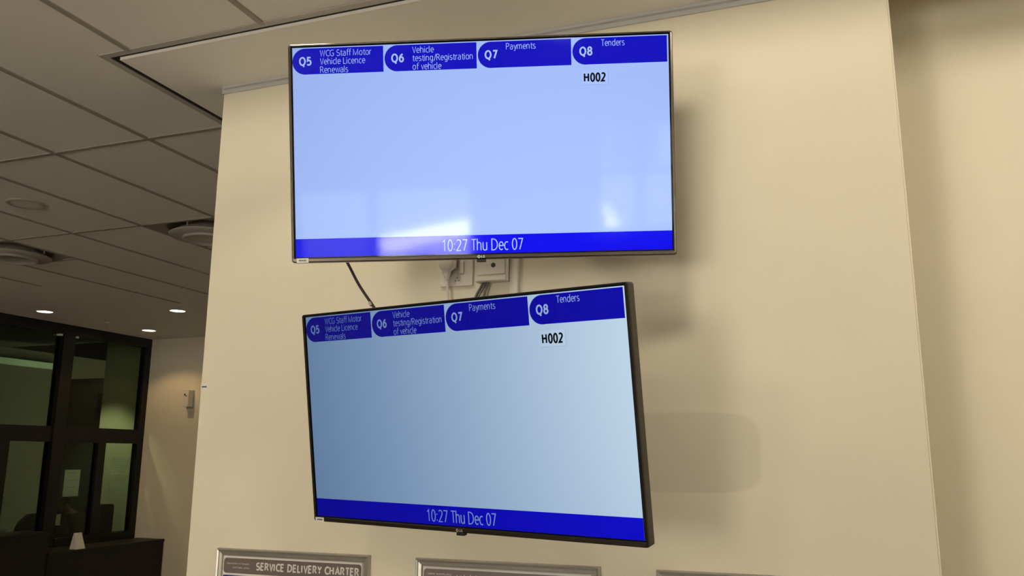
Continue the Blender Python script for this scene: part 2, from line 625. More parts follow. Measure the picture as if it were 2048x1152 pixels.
def ceil_quad(xa, xb, ya, yb):
    f = bm.faces.new([bm.verts.new(p) for p in ((xa, ya, ZT), (xa, yb, ZT), (xb, yb, ZT), (xb, ya, ZT))])


for xa, xb in zip(gx_all, gx_all[1:] + [XRT]):
    for ya, yb in zip([YR] + GY, GY + [None]):
        if yb is None or (xa > XL and ya > 1.8 and False):
            continue
        if xa > XL and yb > YW:
            yb = YW
            if ya >= YW:
                continue
        hole = [h for h in HOLES if abs(h[0] - xa) < .02 and h[2] >= ya - .01 and h[3] <= yb + .01]
        if hole:
            h = hole[0]
            ceil_quad(xa, xb, h[3], yb)
        else:
            ceil_quad(xa, xb, ya, yb)
ceil_quad(gx_all[0], XL, YE, YF)
ceil_quad(XP - .06, gx_all[0], YR, YF)
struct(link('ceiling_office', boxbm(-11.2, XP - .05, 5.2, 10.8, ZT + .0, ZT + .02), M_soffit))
ceil_quad(-11.2, -9.2, YF, 11)
ceil_quad(-9.2, XP, YF, 11)
ceil = flat('ceiling', bm, M_tile)
struct(ceil)
bm = bmesh.new()
for h in HOLES:                                                   # the sheet-metal box above each open cell
    pass
bm.free()

PX0, PY0 = -2.482, 2.313                                          # outer edges of the plasterboard margin
bm = bmesh.new()
w = 0.0115
for x in gx_all[1:]:
    yend = YF if False else YE
    if x > PX0 - 0.03:
        box(bm, x - w, x + w, YR, PY0 - .03, ZT - .006, ZT + .01)
    else:
        box(bm, x - w, x + w, YR, yend, ZT - .006, ZT + .01)
box(bm, XE - w, XE + w, YR, 5.6, ZT - .006, ZT + .01)
for y in GY[:-2]:
    box(bm, XE, XRT if y < PY0 else PX0 - .03, y - w, y + w, ZT - .0055, ZT + .0095)
for h in HOLES:
    box(bm, h[0], h[1], h[3] - w, h[3] + w, ZT - .0055, ZT + .0095)
struct(link('trim_1', bm, M_grid))

bm = bmesh.new()
box(bm, PX0, XRT, PY0, YW, ZC, ZC + .05)
box(bm, PX0, XL + .05, YW, YF, ZC, ZC + .05)
struct(link('ceiling_panel', bm, M_board))
bm = bmesh.new()                                                  # angle trim round the margin and the dark gap inside it
box(bm, PX0 - .070, XRT, PY0 - .042, PY0 - .014, ZT - .005, ZT + .01, mi=0)
box(bm, PX0 - .070, PX0 - .040, PY0 - .014, YE, ZT - .005, ZT + .01, mi=0)
box(bm, PX0 - .074, PX0 - .070, PY0 - .042, YE, ZT - .002, ZT + .01, mi=1)
box(bm, PX0 - .040, XRT, PY0 - .014, PY0 - .001, ZT - .002, ZT + .01, mi=1)
box(bm, PX0 - .040, PX0 - .001, PY0 - .001, YE, ZT - .002, ZT + .01, mi=1)
struct(link('trim_2', bm, [M_edge, M_dark]))
bm = bmesh.new()                                                  # shadow-line trim where the TV wall meets the board
box(bm, XL - .001, XR, YW - .008, YW, 3.3405, ZC)
box(bm, XL + .012, XR, YW - .022, YW - .008, ZC - .010, ZC)
struct(link('trim_3', bm, M_alu))
struct(link('roof', boxbm(-11.4, XRT + .4, YR - .4, 11.2, 4.3, 4.5), M_conc))

# the office behind the glass
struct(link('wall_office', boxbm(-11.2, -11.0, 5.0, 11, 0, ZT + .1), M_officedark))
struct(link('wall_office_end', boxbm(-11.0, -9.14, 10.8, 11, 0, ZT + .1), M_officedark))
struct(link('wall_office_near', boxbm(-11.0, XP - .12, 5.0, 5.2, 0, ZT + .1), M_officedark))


# ------------------------------------------------------------------ televisions
def television(loc, rot, label, group, bgcol, bancol, clockcol, txtcol, power, bezel, sticker, logo_m):
    root = thing('television', label, 'television')
    a, b, c = rot
    mrot = Matrix.Rotation(a, 4, 'Z') @ Matrix.Rotation(b, 4, 'X') @ Matrix.Rotation(c, 4, 'Y')
    root.matrix_world = Matrix.Translation(loc) @ mrot
    W, H = 1.1292, 0.6348
    l, t = -W / 2, H / 2
    act = (l, -l, -t, t)
    lip = (l - .004, -l + .004, -t - .003, t + .003)
    out = (l - .0125, -l + .0125, -t - .0175, t + .0090)
    # bezel
    bm = bmesh.new()
    ring(bm, out, lip, [(0.0, .030), (0.0, .002), (0.10, -.0045), (0.30, -.006), (0.86, -.0052), (1.0, -.0035), (1.0, .004)], rad=.008)
    ring(bm, out, (l + .02, -l - .02, -t + .02, t - .02), [(1.0, .030), (0.0, .030)], rad=.008)
    link('bezel', bm, bezel, root)
    # screen: black border, picture and its printed blocks
    bm = bmesh.new()
    poly(bm, rect_loop(*[v * 1.0 for v in (lip[0], lip[1], lip[2], lip[3])], .001), 0.0006, 0)
    poly(bm, [(l, -t), (-l, -t), (-l, t), (l, t)], 0.0, 1)
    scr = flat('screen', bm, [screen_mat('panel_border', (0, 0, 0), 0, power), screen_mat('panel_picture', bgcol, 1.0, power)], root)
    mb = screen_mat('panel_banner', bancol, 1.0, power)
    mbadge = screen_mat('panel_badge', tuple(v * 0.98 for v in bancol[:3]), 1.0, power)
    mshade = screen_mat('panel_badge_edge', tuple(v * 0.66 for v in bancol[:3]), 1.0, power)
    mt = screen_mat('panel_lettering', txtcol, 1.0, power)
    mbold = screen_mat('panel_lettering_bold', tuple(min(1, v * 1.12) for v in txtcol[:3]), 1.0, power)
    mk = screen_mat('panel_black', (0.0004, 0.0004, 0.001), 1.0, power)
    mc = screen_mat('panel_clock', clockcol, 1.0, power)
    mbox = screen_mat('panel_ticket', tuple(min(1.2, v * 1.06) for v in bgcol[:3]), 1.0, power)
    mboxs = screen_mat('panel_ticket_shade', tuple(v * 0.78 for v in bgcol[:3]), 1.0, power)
    qs = [('Q5', [('WCG Staff Motor', .158), ('Vehicle Licence', .139), ('Renewals', .086)]),
          ('Q6', [('Vehicle', .0655), ('testing/Registration', .182), ('of vehicle', .0875)]),
          ('Q7', [('Payments', .0885)]), ('Q8', [('Tenders', .0695)])]
    for i, (qn, lines) in enumerate(qs):
        x = l + 0.2822 * i
        w_ = 0.2785 if i < 3 else 0.2785
        bm = bmesh.new()
        zt, zb = t - .0030, t - .0815
        rr = (zt - zb) / 2
        zc = (zt + zb) / 2
        pts = [(x + rr + rr * math.cos(math.radians(q)), zc + rr * math.sin(math.radians(q))) for q in range(90, 271, 6)]
        poly(bm, pts + [(x + w_, zb), (x + w_, zt)], -0.0002, 0)
        poly(bm, disc(x + rr + .0032, zc - .0006, rr - .0012), -0.0004, 1)
        poly(bm, disc(x + rr, zc - .0004, rr), -0.0006, 2)
        text(bm, qn, x + .0205, t - .0545, .0255, .0385, -0.0008, 4, .19)
        for k, (ln, wd) in enumerate(lines):
            text(bm, ln, x + .0848, t - (.0285, .0532, .0785)[k], .0192, wd, -0.0008, 3, .088)
        flat('queue_banner', bm, [mb, mshade, mbadge, mt, mbold], scr)
    bm = bmesh.new()
    poly(bm, [(l + .874, t - .1428), (l + .9515, t - .1428), (l + .9515, t - .100), (l + .874, t - .100)], -0.0002, 2)
    poly(bm, [(l + .873, t - .1415), (l + .950, t - .1415), (l + .950, t - .099), (l + .873, t - .099)], -0.0004, 0)
    text(bm, 'H002', l + .8787, t - .1332, .0262, .0652, -0.0006, 1, .19)
    flat('ticket_number', bm, [mbox, mk, mboxs], scr)
    bm = bmesh.new()
    poly(bm, [(l, -t), (-l, -t), (-l, t - .5795), (l, t - .5795)], -0.0002, 0)
    text(bm, '10:27 Thu Dec 07', l + .4465, t - .6262, .0345, .2425, -0.0004, 1, .088)
    flat('clock_bar', bm, [mc, mt], scr)
    # maker's mark under the picture
    zb = -t - .0098
    bm = bmesh.new()
    lathe(bm, [(.0030, 0), (.0046, 0)], (-.0035 - .0045, -.0064, zb), 24, 'Y')
    lathe(bm, [(0, 0), (.0008, 0)], (-.0098, -.0064, zb + .0013), 10, 'Y')
    box(bm, -.0083, -.0077, -.0064, -.0062, zb - .0018, zb + .0016)
    box(bm, -.0083, -.0060, -.0064, -.0062, zb - .0018, zb - .0012)
    text(bm, 'LG', -.0005, zb - .0036, .0072, .0105, -.0064, 0, .2)
    flat('logo', bm, logo_m, root)
    link('sensor_window', boxbm(-.016, .012, -.002, .014, -t - .0262, -t - .0172, bevel=.003), M_tvback, root)
    # asset sticker at the lower left corner of the bezel
    sx = l + sticker
    bm = bmesh.new()
    box(bm, sx, sx + .036, -.0068, -.0056, -t - .0165, -t - .0035, mi=0)
    for k in range(11):
        bx = sx + .006 + k * .0022
        box(bm, bx, bx + (.0016 if k % 3 else .0010), -.0071, -.0068, -t - .0125, -t - .0075, mi=1)
    link('asset_sticker', bm, [M_paper, M_ink], root)
    # back shell, mount arm and wall plate
    bm = bmesh.new()
    box(bm, l + .06, -l - .06, .0302, .052, -t + .03, t - .10, bevel=.008)
    box(bm, l + .22, -l - .22, .052, .075, -t + .06, t - .26, bevel=.008)
    link('back_cover', bm, M_tvback, root)
    link('mount_plate', boxbm(-.11, .11, .075, .083, -.14, .10), M_steel, root)
    inv = root.matrix_world.inverted()
    p0 = root.matrix_world @ Vector((0, .080, -.02))
    wp = Vector((p0.x + 0.09, YW, p0.z - .02))
    bm = bmesh.new()
    box(bm, wp.x - .05, wp.x + .05, YW - .012, YW, wp.z - .11, wp.z + .11)
    bmesh.ops.transform(bm, matrix=inv, verts=bm.verts)
    link('wall_plate', bm, M_steel, root)
    bm = bmesh.new()
    d = Vector((wp.x, YW - .01, wp.z)) - p0
    m3 = d.to_track_quat('Z', 'X').to_matrix().to_4x4()
    box(bm, -.02, .02, -.03, .03, -.002, d.length)
    bmesh.ops.transform(bm, matrix=inv @ Matrix.Translation(p0) @ m3, verts=bm.verts)
    link('mount_arm', bm, M_steel, root)
    return root


TVG = 'queue display televisions'
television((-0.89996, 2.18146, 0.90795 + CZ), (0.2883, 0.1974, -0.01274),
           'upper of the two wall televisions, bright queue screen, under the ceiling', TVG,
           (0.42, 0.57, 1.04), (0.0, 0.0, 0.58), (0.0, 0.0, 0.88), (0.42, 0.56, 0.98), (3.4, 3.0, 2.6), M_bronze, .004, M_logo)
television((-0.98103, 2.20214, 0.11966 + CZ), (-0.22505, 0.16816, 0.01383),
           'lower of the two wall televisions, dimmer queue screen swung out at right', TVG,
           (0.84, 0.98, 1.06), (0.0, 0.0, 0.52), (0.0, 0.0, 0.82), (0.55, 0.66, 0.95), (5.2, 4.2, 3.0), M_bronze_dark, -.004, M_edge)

# ------------------------------------------------------------------ things on the TV wall between the screens
soc = thing('power_socket', 'white square socket plate with plug, between the two televisions', 'socket', (-1.179, YW, 2.51))
bm = boxbm(-.063, .063, -.009, 0, -.066, .066, bevel=.003)
link('face_plate', bm, M_white2, soc)
link('switch', boxbm(.010, .030, -.0135, -.009, -.022, .022, bevel=.002), M_white, soc)
bm = bmesh.new()
lathe(bm, [(.0, -.0094), (.016, -.0094), (.017, -.009)], (.004, 0, -.042), 28, 'Y', 0)
for dx, dz in ((0, .006), (-.007, -.004), (.007, -.004)):
    lathe(bm, [(0, -.0098), (.0022, -.0098), (.0022, -.0092)], (.004 + dx, 0, -.042 + dz), 12, 'Y', 1)
link('round_outlet', bm, [M_white2, M_ink], soc)
pl = thing('plug', 'white moulded plug hanging in the socket between televisions', 'plug', (-1.206, YW - .009, 2.52))
bm = bmesh.new()
secs = [(.045, .030, .030), (.012, .031, .036), (-.010, .030, .036), (-.024, .017, .031), (-.045, .008, .024), (-.058, .0046, .020)]
prev = None
for zz, hw, dd in secs:
    pts = rect_loop(-hw, hw, -dd, -.0003 if zz > -.015 else -dd + 2 * min(hw, .008), min(hw, .008), 3)
    rg = [bm.verts.new((x, y, zz)) for x, y in pts]
    if prev:
        for i in range(len(rg)):
            j = (i + 1) % len(rg)
            bm.faces.new((prev[i], prev[j], rg[j], rg[i]))
    else:
        bm.faces.new(rg)
    prev = rg
bm.faces.new(prev)
link('plug_body', bm, M_white, pl, smooth=True)
bm = bmesh.new()
tube(bm, [(0, -.0155, -.055), (.002, -.016, -.10), (.007, -.020, -.16), (.012, -.03, -.24), (.03, -.06, -.34)], .0042)
link('cord', bm, M_cable_white, pl, smooth=True)

jb = thing('junction_box', 'white cover box with round black hole, right of the socket', 'junction box', (-1.037, YW, 2.50))
bm = bmesh.new()
box(bm, -.060, .060, -.032, 0, -.052, .062, bevel=.003)
link('box_body', bm, M_white2, jb)
bm = bmesh.new()
vv = box(bm, -.050, .052, -.0365, -.032, -.028, .058, bevel=.0015)
box(bm, -.056, .056, -.040, -.032, -.051, -.034, bevel=.003)
link('cover', bm, M_white, jb)
bm = bmesh.new()
lathe(bm, [(0, -.0372), (.0085, -.0372), (.0085, -.0366)], (.010, 0, .004), 24, 'Y', 0)
link('cable_hole', bm, M_ink, jb)
bm = bmesh.new()
lathe(bm, [(0, -.0372), (.0018, -.0372), (.0018, -.0366)], (.044, 0, .008), 10, 'Y', 0)
link('screw', bm, M_edge, jb)
for k, (dx, ex) in enumerate(((-.030, -.058), (-.020, -.048), (-.010, -.026))):
    bm = bmesh.new()
    tube(bm, [(-1.042 + dx, YW - .018, 2.449), (-1.042 + dx * 1.1 - .004, YW - .02, 2.432), (-1.042 + ex, YW - .02, 2.395), (-1.042 + ex - .012, YW - .016, 2.33), (-1.042 + ex, YW - .012, 2.25)], .0042)
    o = link('data_cable', bm, M_cable_grey, smooth=True)
    tag(o, ('leftmost grey cable looping down from the white junction box',
            'middle grey cable hanging below the white junction box',
            'rightmost grey cable hanging below the white junction box')[k], 'cable', 'grey cables under the junction box')
tk = thing('cable_trunking', 'vertical white plastic trunking strip behind the televisions', 'trunking', (-0.960, YW, 2.30))
link('channel', boxbm(-.0165, .0165, -.012, 0, -.35, .55, bevel=.002), M_white2, tk)
link('lid', boxbm(-.0145, .0145, -.0165, -.012, -.35, .55, bevel=.0015), M_white, tk)

vc = thing('video_cable', 'thin black cable slanting from upper television to lower television', 'cable', (0, 0, 0))
bm = bmesh.new()
tube(bm, [(-1.482, 2.28, 2.60), (-1.440, 2.30, 2.514), (-1.407, 2.30, 2.465), (-1.362, 2.30, 2.391), (-1.308, 2.30, 2.319), (-1.278, 2.30, 2.275), (-1.245, 2.31, 2.21)], .0046)
link('cable_sheath', bm, M_cable_black, vc, smooth=True)
bm = bmesh.new()
tube(bm, [(-1.3205, 2.2985, 2.332), (-1.313, 2.298, 2.321)], .0056, sub=2)
link('ferrule', bm, M_edge, vc)

st = boxbm(-.017, .017, -.0008, 0, -.009, .009, mi=0)
for k in range(7):
    box(st, -.012 + k * .0034, -.0095 + k * .0034, -.0011, -.0008, -.0035, .0038, mi=1)
o = link('wall_sticker', st, [M_paper, M_ink], loc=(-2.249, YW, 2.114))
tag(o, 'tiny white sticker with dark print at the left wall edge', 'sticker')


# ------------------------------------------------------------------ poster frames
def poster(x0, label, kind):
    W, H = 0.6395, 0.89
    root = thing('poster_frame', label, 'framed poster', (x0, YW, 1.516 - H), 'charter posters under the televisions')
    bm = bmesh.new()
    o = (0, W, 0, H)
    i = (.0235, W - .0235, .0235, H - .0235)
    ring(bm, o, i, [(0, 0), (0, -.010), (.18, -.0155), (.42, -.0135), (.50, -.0105), (.92, -.0085), (1, -.007), (1, -.003)], rad=.0008, n=1)
    ring(bm, o, i, [(1, -.0005), (0, 0)], rad=.0008, n=1)
    link('frame', bm, M_frame, root)
    bm = bmesh.new()
    l, r, b, t = .0235, W - .0235, .0235, H - .0235
    y = -.0035
    poly(bm, [(l, b), (r, b), (r, t), (l, t)], y, 0)
    e = .0002
    if kind == 'plain':
        poly(bm, [(l + .005, b), (r - .005, b), (r - .005, t - .006), (l + .005, t - .006)], y - e, 3)
    else:
        poly(bm, [(l + .003, b), (r - .008, b), (r - .008, t - .004), (l + .003, t - .004)], y - e, 1)
        hb = t - .010 - .0535
        hd = rect_loop(l + .006, r - .010, hb, t - .010, .012, 5)
        poly(bm, hd, y - 2 * e, 2)
    if kind == 'charter':
        text(bm, 'SERVICE DELIVERY CHARTER', .1715, hb + .0150, .0260, .426, y - 3 * e, 1, .20)
        text(bm, 'Department of Transport', .0435, hb + .0315, .0056, .0985, y - 3 * e, 1, .13)
        text(bm, 'and Public Works', .0705, hb + .0175, .0056, .0715, y - 3 * e, 1, .13)
        poly(bm, rect_loop(l + .004, l + .176, hb - .34, hb - .007, .006, 3), y - 2 * e, 4)
        text(bm, 'Your', l + .082, hb - .021, .0075, .018, y - 3 * e, 1, .16)
        poly(bm, rect_loop(l + .186, l + .216, hb - .34, hb - .008, .006, 3), y - 2 * e, 5)
        for k in range(9):
            poly(bm, [(l + .236, hb - .056 - k * .03), (r - .04 - .03 * (k % 3), hb - .056 - k * .03), (r - .04 - .03 * (k % 3), hb - .05 - k * .03), (l + .236, hb - .05 - k * .03)], y - 2 * e, 3)
    if kind == 'second':
        text(bm, 'UMQULU WEENKONZO', .149, hb + .0130, .0250, .40, y - 3 * e, 1, .20)
        text(bm, 'Isebe lezothutho', .0435, hb + .0350, .0062, .087, y - 3 * e, 1, .13)
        poly(bm, rect_loop(l + .004, l + .176, hb - .34, hb - .007, .006, 3), y - 2 * e, 4)
    flat('print', bm, [M_acr, M_pwhite, M_hgrey if kind == 'charter' else M_hgrey2, M_ink if kind != 'plain' else M_hgrey, M_pblue, M_pteal], root)
    return root


poster(-2.1245, 'leftmost silver poster frame, headed SERVICE DELIVERY CHARTER', 'charter')
poster(-1.3095, 'middle silver poster frame with grey header, below the lower television', 'second')
poster(-0.4945, 'rightmost silver poster frame, only its top edge showing', 'plain')

# ------------------------------------------------------------------ ceiling fittings


def downlight(x, y, z, label, on_power, cone=124, col=LAMP_COL):
    root = thing('downlight', label, 'ceiling light', (x, y, z), 'recessed ceiling downlights')
    bm = bmesh.new()
    lathe(bm, [(.077, .02), (.077, -.002), (.083, -.006), (.095, -.003), (.096, .0)], n=40)
    link('trim_ring', bm, M_white2, root, smooth=True)
    bm = bmesh.new()
    lathe(bm, [(0, -.0015), (.078, -.0015)], n=40)
    link('lens', bm, M_lens, root)
    ld = bpy.data.lights.new('lamp', 'SPOT')
    ld.energy = on_power
    ld.color = col
    ld.spot_size = math.radians(cone)
    ld.spot_blend = 0.35 if cone < 150 else 0.03
    ld.shadow_soft_size = 0.07 if cone < 150 else 0.16
    lo = bpy.data.objects.new('lamp', ld)
    COL.objects.link(lo)
    lo.parent = root
    lo.location = (0, 0, -.02 if cone < 150 else -.045)
    return root


FAR_COL = (1.0, 0.66, 0.30)
downlight(-7.845, 6.67, ZT, 'lit downlight nearest the black office glazing, leftmost', 15, 124, FAR_COL)
downlight(-6.42, 7.09, ZT, 'lit downlight beside the cream TV wall, right of the others', 15, 124, FAR_COL)
downlight(-7.79, 8.137, ZT, 'lit downlight closest to the far wall corner', 20, 124, FAR_COL)
downlight(-1.49, 2.03, ZT, 'downlight above the upper television, cut by the top edge', 14)
for x, y, w_, where in ((-0.36, 1.25, 44, 'added out of view, straight in front of the televisions'), (-3.32, 0.9, 36, 'added out of view at left, in front of the tiled bay'),
                        (1.75, 2.05, 56, 'added out of view at right, in front of the recessed wall'),
                        (-4.54, -1.63, 12, 'added unseen behind the photographer at left'), (-1.95, -0.80, 46, 'added unseen behind the photographer in the middle'), (2.17, -1.63, 16, 'added unseen behind the photographer at right')):
    downlight(x, y, ZT, 'downlight ' + where, w_, 180)  # unseen downlights added to light the TV wall and the room

sp = thing('ceiling_speaker', 'round pale speaker grille set in a ceiling tile', 'speaker', (-4.542, 3.638, ZT))
bm = bmesh.new()
lathe(bm, [(.088, -.004), (.098, -.011), (.108, -.009), (.112, 0)], n=48)
link('rim', bm, M_vane, sp, smooth=True)
bm = bmesh.new()
lathe(bm, [(0, -.006), (.06, -.005), (.089, -.003)], n=48)
link('grille', bm, M_mesh, sp, smooth=True)


def diffuser(h, label):
    cx, cy = (h[0] + h[1]) / 2, (h[2] + h[3]) / 2
    root = thing('air_diffuser', label, 'air vent', (cx, cy, ZT), 'round air diffusers in the ceiling')
    s = .3035
    bm = bmesh.new()
    n = 64
    outer, mid, top = [], [], []
    for k in range(n):                                    # square plate with a round throat
        a = 2 * math.pi * (k + .5) / n
        ca, sa = math.cos(a), math.sin(a)
        q = s / max(abs(ca), abs(sa))
        outer.append(bm.verts.new((q * ca, q * sa, 0)))
        mid.append(bm.verts.new((.268 * ca, .268 * sa, .016)))
        top.append(bm.verts.new((.225 * ca, .225 * sa, .10)))
    for k in range(n):
        m = (k + 1) % n
        bm.faces.new((outer[k], mid[k], mid[m], outer[m]))
        bm.faces.new((mid[k], top[k], top[m], mid[m]))
    bm.faces.new(top)
    link('plate', bm, M_pan, root)
    bm = bmesh.new()
    lathe(bm, [(.10, .09), (.12, .05), (.248, -.022), (.257, -.028), (.255, -.034), (.20, -.040), (.168, -.046)], n=64)
    link('outer_cone', bm, M_vane, root, smooth=True)
    bm = bmesh.new()
    lathe(bm, [(.168, -.046), (.166, -.058), (.158, -.062), (.150, -.058), (.148, -.050), (.05, -.052), (0, -.052)], n=64)
    link('inner_cone', bm, M_vane, root, smooth=True)
    bm = bmesh.new()
    lathe(bm, [(0, -.0535), (.006, -.0535), (.007, -.052)], n=14)
    link('screw', bm, M_logo, root)
    for k in range(3):
        a = math.radians(150 + 120 * k)
        link('hanger', boxbm(.21 * math.cos(a) - .003, .21 * math.cos(a) + .003, .21 * math.sin(a) - .003, .21 * math.sin(a) + .003, -.012, .09), M_logo, root)
    return root


diffuser(HOLES[0], 'round ceiling air diffuser at the left picture edge')
diffuser(HOLES[1], 'round ceiling air diffuser half hidden behind the TV wall')

sk = thing('sprinkler', 'small sprinkler head on the ceiling above the black glazing', 'sprinkler', (-7.79, 7.47, ZT))
bm = bmesh.new()
lathe(bm, [(0, -.001), (.035, -.001), (.030, -.010), (.012, -.014), (0, -.014)], n=24)
link('escutcheon', bm, M_white2, sk, smooth=True)
bm = bmesh.new()
lathe(bm, [(0, -.013), (.010, -.013), (.009, -.035), (.004, -.040), (.004, -.052), (.020, -.054), (.020, -.057), (0, -.057)], n=20)
link('deflector', bm, M_edge, sk)

# ------------------------------------------------------------------ glazed office front
gp = thing('office_partition', 'black framed glass office front along the left side', 'glass partition', (XP, 7.0, 0))
O = (XP, 7.0, 0)
D = .045


def pbox(y0, y1, z0, z1, dx=D, bevel=.003):
    return boxbm(-dx, dx, y0 - 7.0, y1 - 7.0, z0, z1, bevel=bevel)


link('top_rail', pbox(5.2, YF, 3.262, ZT), M_black, gp)
link('post', pbox(8.722, YF, 0, 3.262), M_black, gp)
link('post', pbox(7.40, 7.565, 0, 3.262, D + .02), M_black, gp)
link('post', pbox(5.2, 5.32, 0, 3.262), M_black, gp)
link('transom', pbox(7.565, 8.722, 2.0, 2.178), M_black, gp)
link('transom', pbox(5.32, 7.40, 2.0, 2.178), M_black, gp)
link('mullion', pbox(8.09, 8.207, .906, 2.0), M_black, gp)
link('mullion', pbox(6.72, 6.867, .906, 2.0), M_black, gp)
link('sill', pbox(7.565, 8.722, .80, .906, D + .03), M_black, gp)
link('sill', pbox(5.32, 7.40, .80, .906, D + .03), M_black, gp)
link('lower_panel', pbox(7.565, 8.722, 0, .80, .03), M_black, gp)
link('lower_panel', pbox(5.32, 7.40, 0, .80, .03), M_black, gp)
for y0, y1, z0, z1 in ((5.32, 7.40, 2.178, 3.262), (7.565, 8.722, 2.178, 3.262), (5.32, 6.72, .906, 2.0), (6.867, 7.40, .906, 2.0), (7.565, 8.09, .906, 2.0), (8.207, 8.722, .906, 2.0)):
    link('glass_pane', pbox(y0, y1, z0, z1, .004, 0), M_glass, gp)
for y in (7.37, 7.60):
    link('glass_clip', pbox(y - .022, y + .022, 3.235, 3.258, .05, .002), M_logo, gp)


M_notice = mat('notice_paper', (0.80, 0.80, 0.76), 0.8)
_nt = M_notice.node_tree
_tr = _nt.nodes.new('ShaderNodeBsdfTranslucent')
_tr.inputs['Color'].default_value = (0.92, 0.92, 0.88, 1)
_mx = _nt.nodes.new('ShaderNodeMixShader')
_mx.inputs['Fac'].default_value = 0.85
_nt.links.new(_nt.nodes['Principled BSDF'].outputs[0], _mx.inputs[1])
_nt.links.new(_tr.outputs[0], _mx.inputs[2])
_nt.links.new(_mx.outputs[0], _nt.nodes['Material Output'].inputs['Surface'])


def notice(yc, zc, w, h, label, lines, tilt=0.0):
    bm = bmesh.new()
    bm.faces.new([bm.verts.new((0, y_, z_)) for y_, z_ in ((-w / 2, -h / 2), (w / 2, -h / 2), (w / 2, h / 2), (-w / 2, h / 2))])
    for k in range(lines):
        zz = h / 2 - h * (.12 + .8 * k / max(lines, 1))
        box(bm, .0003, .0006, -w * .4, w * (.35 if k % 2 else .22), zz - h * .008, zz + h * .008, mi=1)
    o = link('paper_notice', bm, [M_notice, M_edge], loc=(XP - .0065, yc, zc))
    o.rotation_euler = (tilt, 0, 0)
    tag(o, label, 'paper notice', 'paper notices on the office glass')


notice(7.795, 1.523, .225, .311, 'bright white paper notice on the middle lower office pane', 3)
notice(8.527, 1.713, .31, .215, 'faint white paper with text, upper of two on right office pane', 7)
notice(8.520, 1.417, .31, .215, 'faint blank white paper, lower of two on right office pane', 0, 0.02)
notice(7.636, 1.108, .115, .13, 'small square white paper low on the middle office pane', 0)

# office interior
o = struct(link('door_1', boxbm(-9.9, -9.18, 8.95, 9.0, 0, 2.9), M_door))
ts = link('pale_wall_strip', boxbm(-10.99, -10.90, 5.25, 9.6, 3.13, 3.22, bevel=.006), M_strip)  # one plain pale green bar along the office back wall
tag(ts, 'pale green horizontal strip on the wall behind the office glass', 'trunking')
ol = bpy.data.lights.new('added_office_lamp', 'SPOT')  # unseen lamp added to light the end wall and the notices
ol.energy = 110
ol.spot_size = math.radians(84)
ol.spot_blend = 0.4
ol.shadow_soft_size = 0.07
ol.color = (1.0, 0.93, 0.74)
op = thing('added_office_light', 'downlight added inside the office, hidden behind the black top rail of the glazing', 'ceiling light', (-8.95, 8.10, ZT))
bm = bmesh.new()
lathe(bm, [(.077, .02), (.077, -.002), (.083, -.006), (.095, -.003), (.096, .0)], n=40)
link('trim_ring', bm, M_white2, op, smooth=True)
bm = bmesh.new()
lathe(bm, [(0, -.0015), (.078, -.0015)], n=40)
link('lens', bm, M_lens, op)
olo = bpy.data.objects.new('added_office_lamp', ol)
COL.objects.link(olo)
olo.parent = op
olo.location = (0, 0, -.03)


def office_chair(loc, rz, label):
    root = thing('office_chair', label, 'chair', loc, 'office chairs behind the glass')
    root.rotation_euler = (0, 0, rz)
    link('seat', boxbm(-.24, .24, -.24, .24, .43, .52, bevel=.035, seg=3), M_chair, root, smooth=True)
    bm = bmesh.new()
    prev = None
    for k in range(9):                                    # curved back, rounded at the top
        s = k / 8
        z = .58 + .60 * s
        hw = .21 * math.sqrt(max(0.04, 1 - max(0, (s - .72) / .30) ** 2))
        y = .24 + .05 * s
        pts = rect_loop(-hw, hw, -.03, .03, .022, 3)
        rg = [bm.verts.new((x, y + yy - .05 * (1 - (x / .24) ** 2) * -1, z)) for x, yy in pts]
        if prev:
            for i in range(len(rg)):
                j = (i + 1) % len(rg)
                bm.faces.new((prev[i], prev[j], rg[j], rg[i]))
        else:
            bm.faces.new(rg)
        prev = rg
    bm.faces.new(prev)
    link('backrest', bm, M_chair, root, smooth=True)
    link('back_support', boxbm(-.03, .03, .20, .30, .45, .75, bevel=.008), M_black, root)
    bm = bmesh.new()
    lathe(bm, [(0, .09), (.028, .09), (.028, .43), (0, .43)], n=16)
    link('gas_column', bm, M_black, root)
    bm = bmesh.new()
    for k in range(5):
        a = 2 * math.pi * k / 5
        v = box(bm, .0, .29, -.025, .025, .06, .095, bevel=.006)
    # spread the five arms
    bm.free()
    bm = bmesh.new()
    for k in range(5):
        tmp = boxbm(.0, .29, -.025, .025, .06, .095, bevel=.006)
        bmesh.ops.rotate(tmp, cent=(0, 0, 0), matrix=Matrix.Rotation(2 * math.pi * k / 5, 3, 'Z'), verts=tmp.verts)
        me = bpy.data.meshes.new('tmp')
        tmp.to_mesh(me)
        tmp.free()
        bm.from_mesh(me)
        bpy.data.meshes.remove(me)
    link('star_base', bm, M_black, root)
    for k in range(5):
        a = 2 * math.pi * k / 5
        bm = bmesh.new()
        lathe(bm, [(0, -.02), (.03, -.02), (.03, .02), (0, .02)], (.27 * math.cos(a), .27 * math.sin(a), .03), 16, 'Y')
        link('caster', bm, M_black, root)
    return root


office_chair((-8.97, 7.42, 0), math.radians(-75), 'dark rounded chair back showing at the lower left office pane')
office_chair((-9.06, 8.42, 0), math.radians(0), 'office chair carrying the person behind the glass')

# the seated person: one continuous body
per = thing('person', 'person in dark jacket sitting bowed behind the office glass', 'person', (-9.06, 8.42, 0))


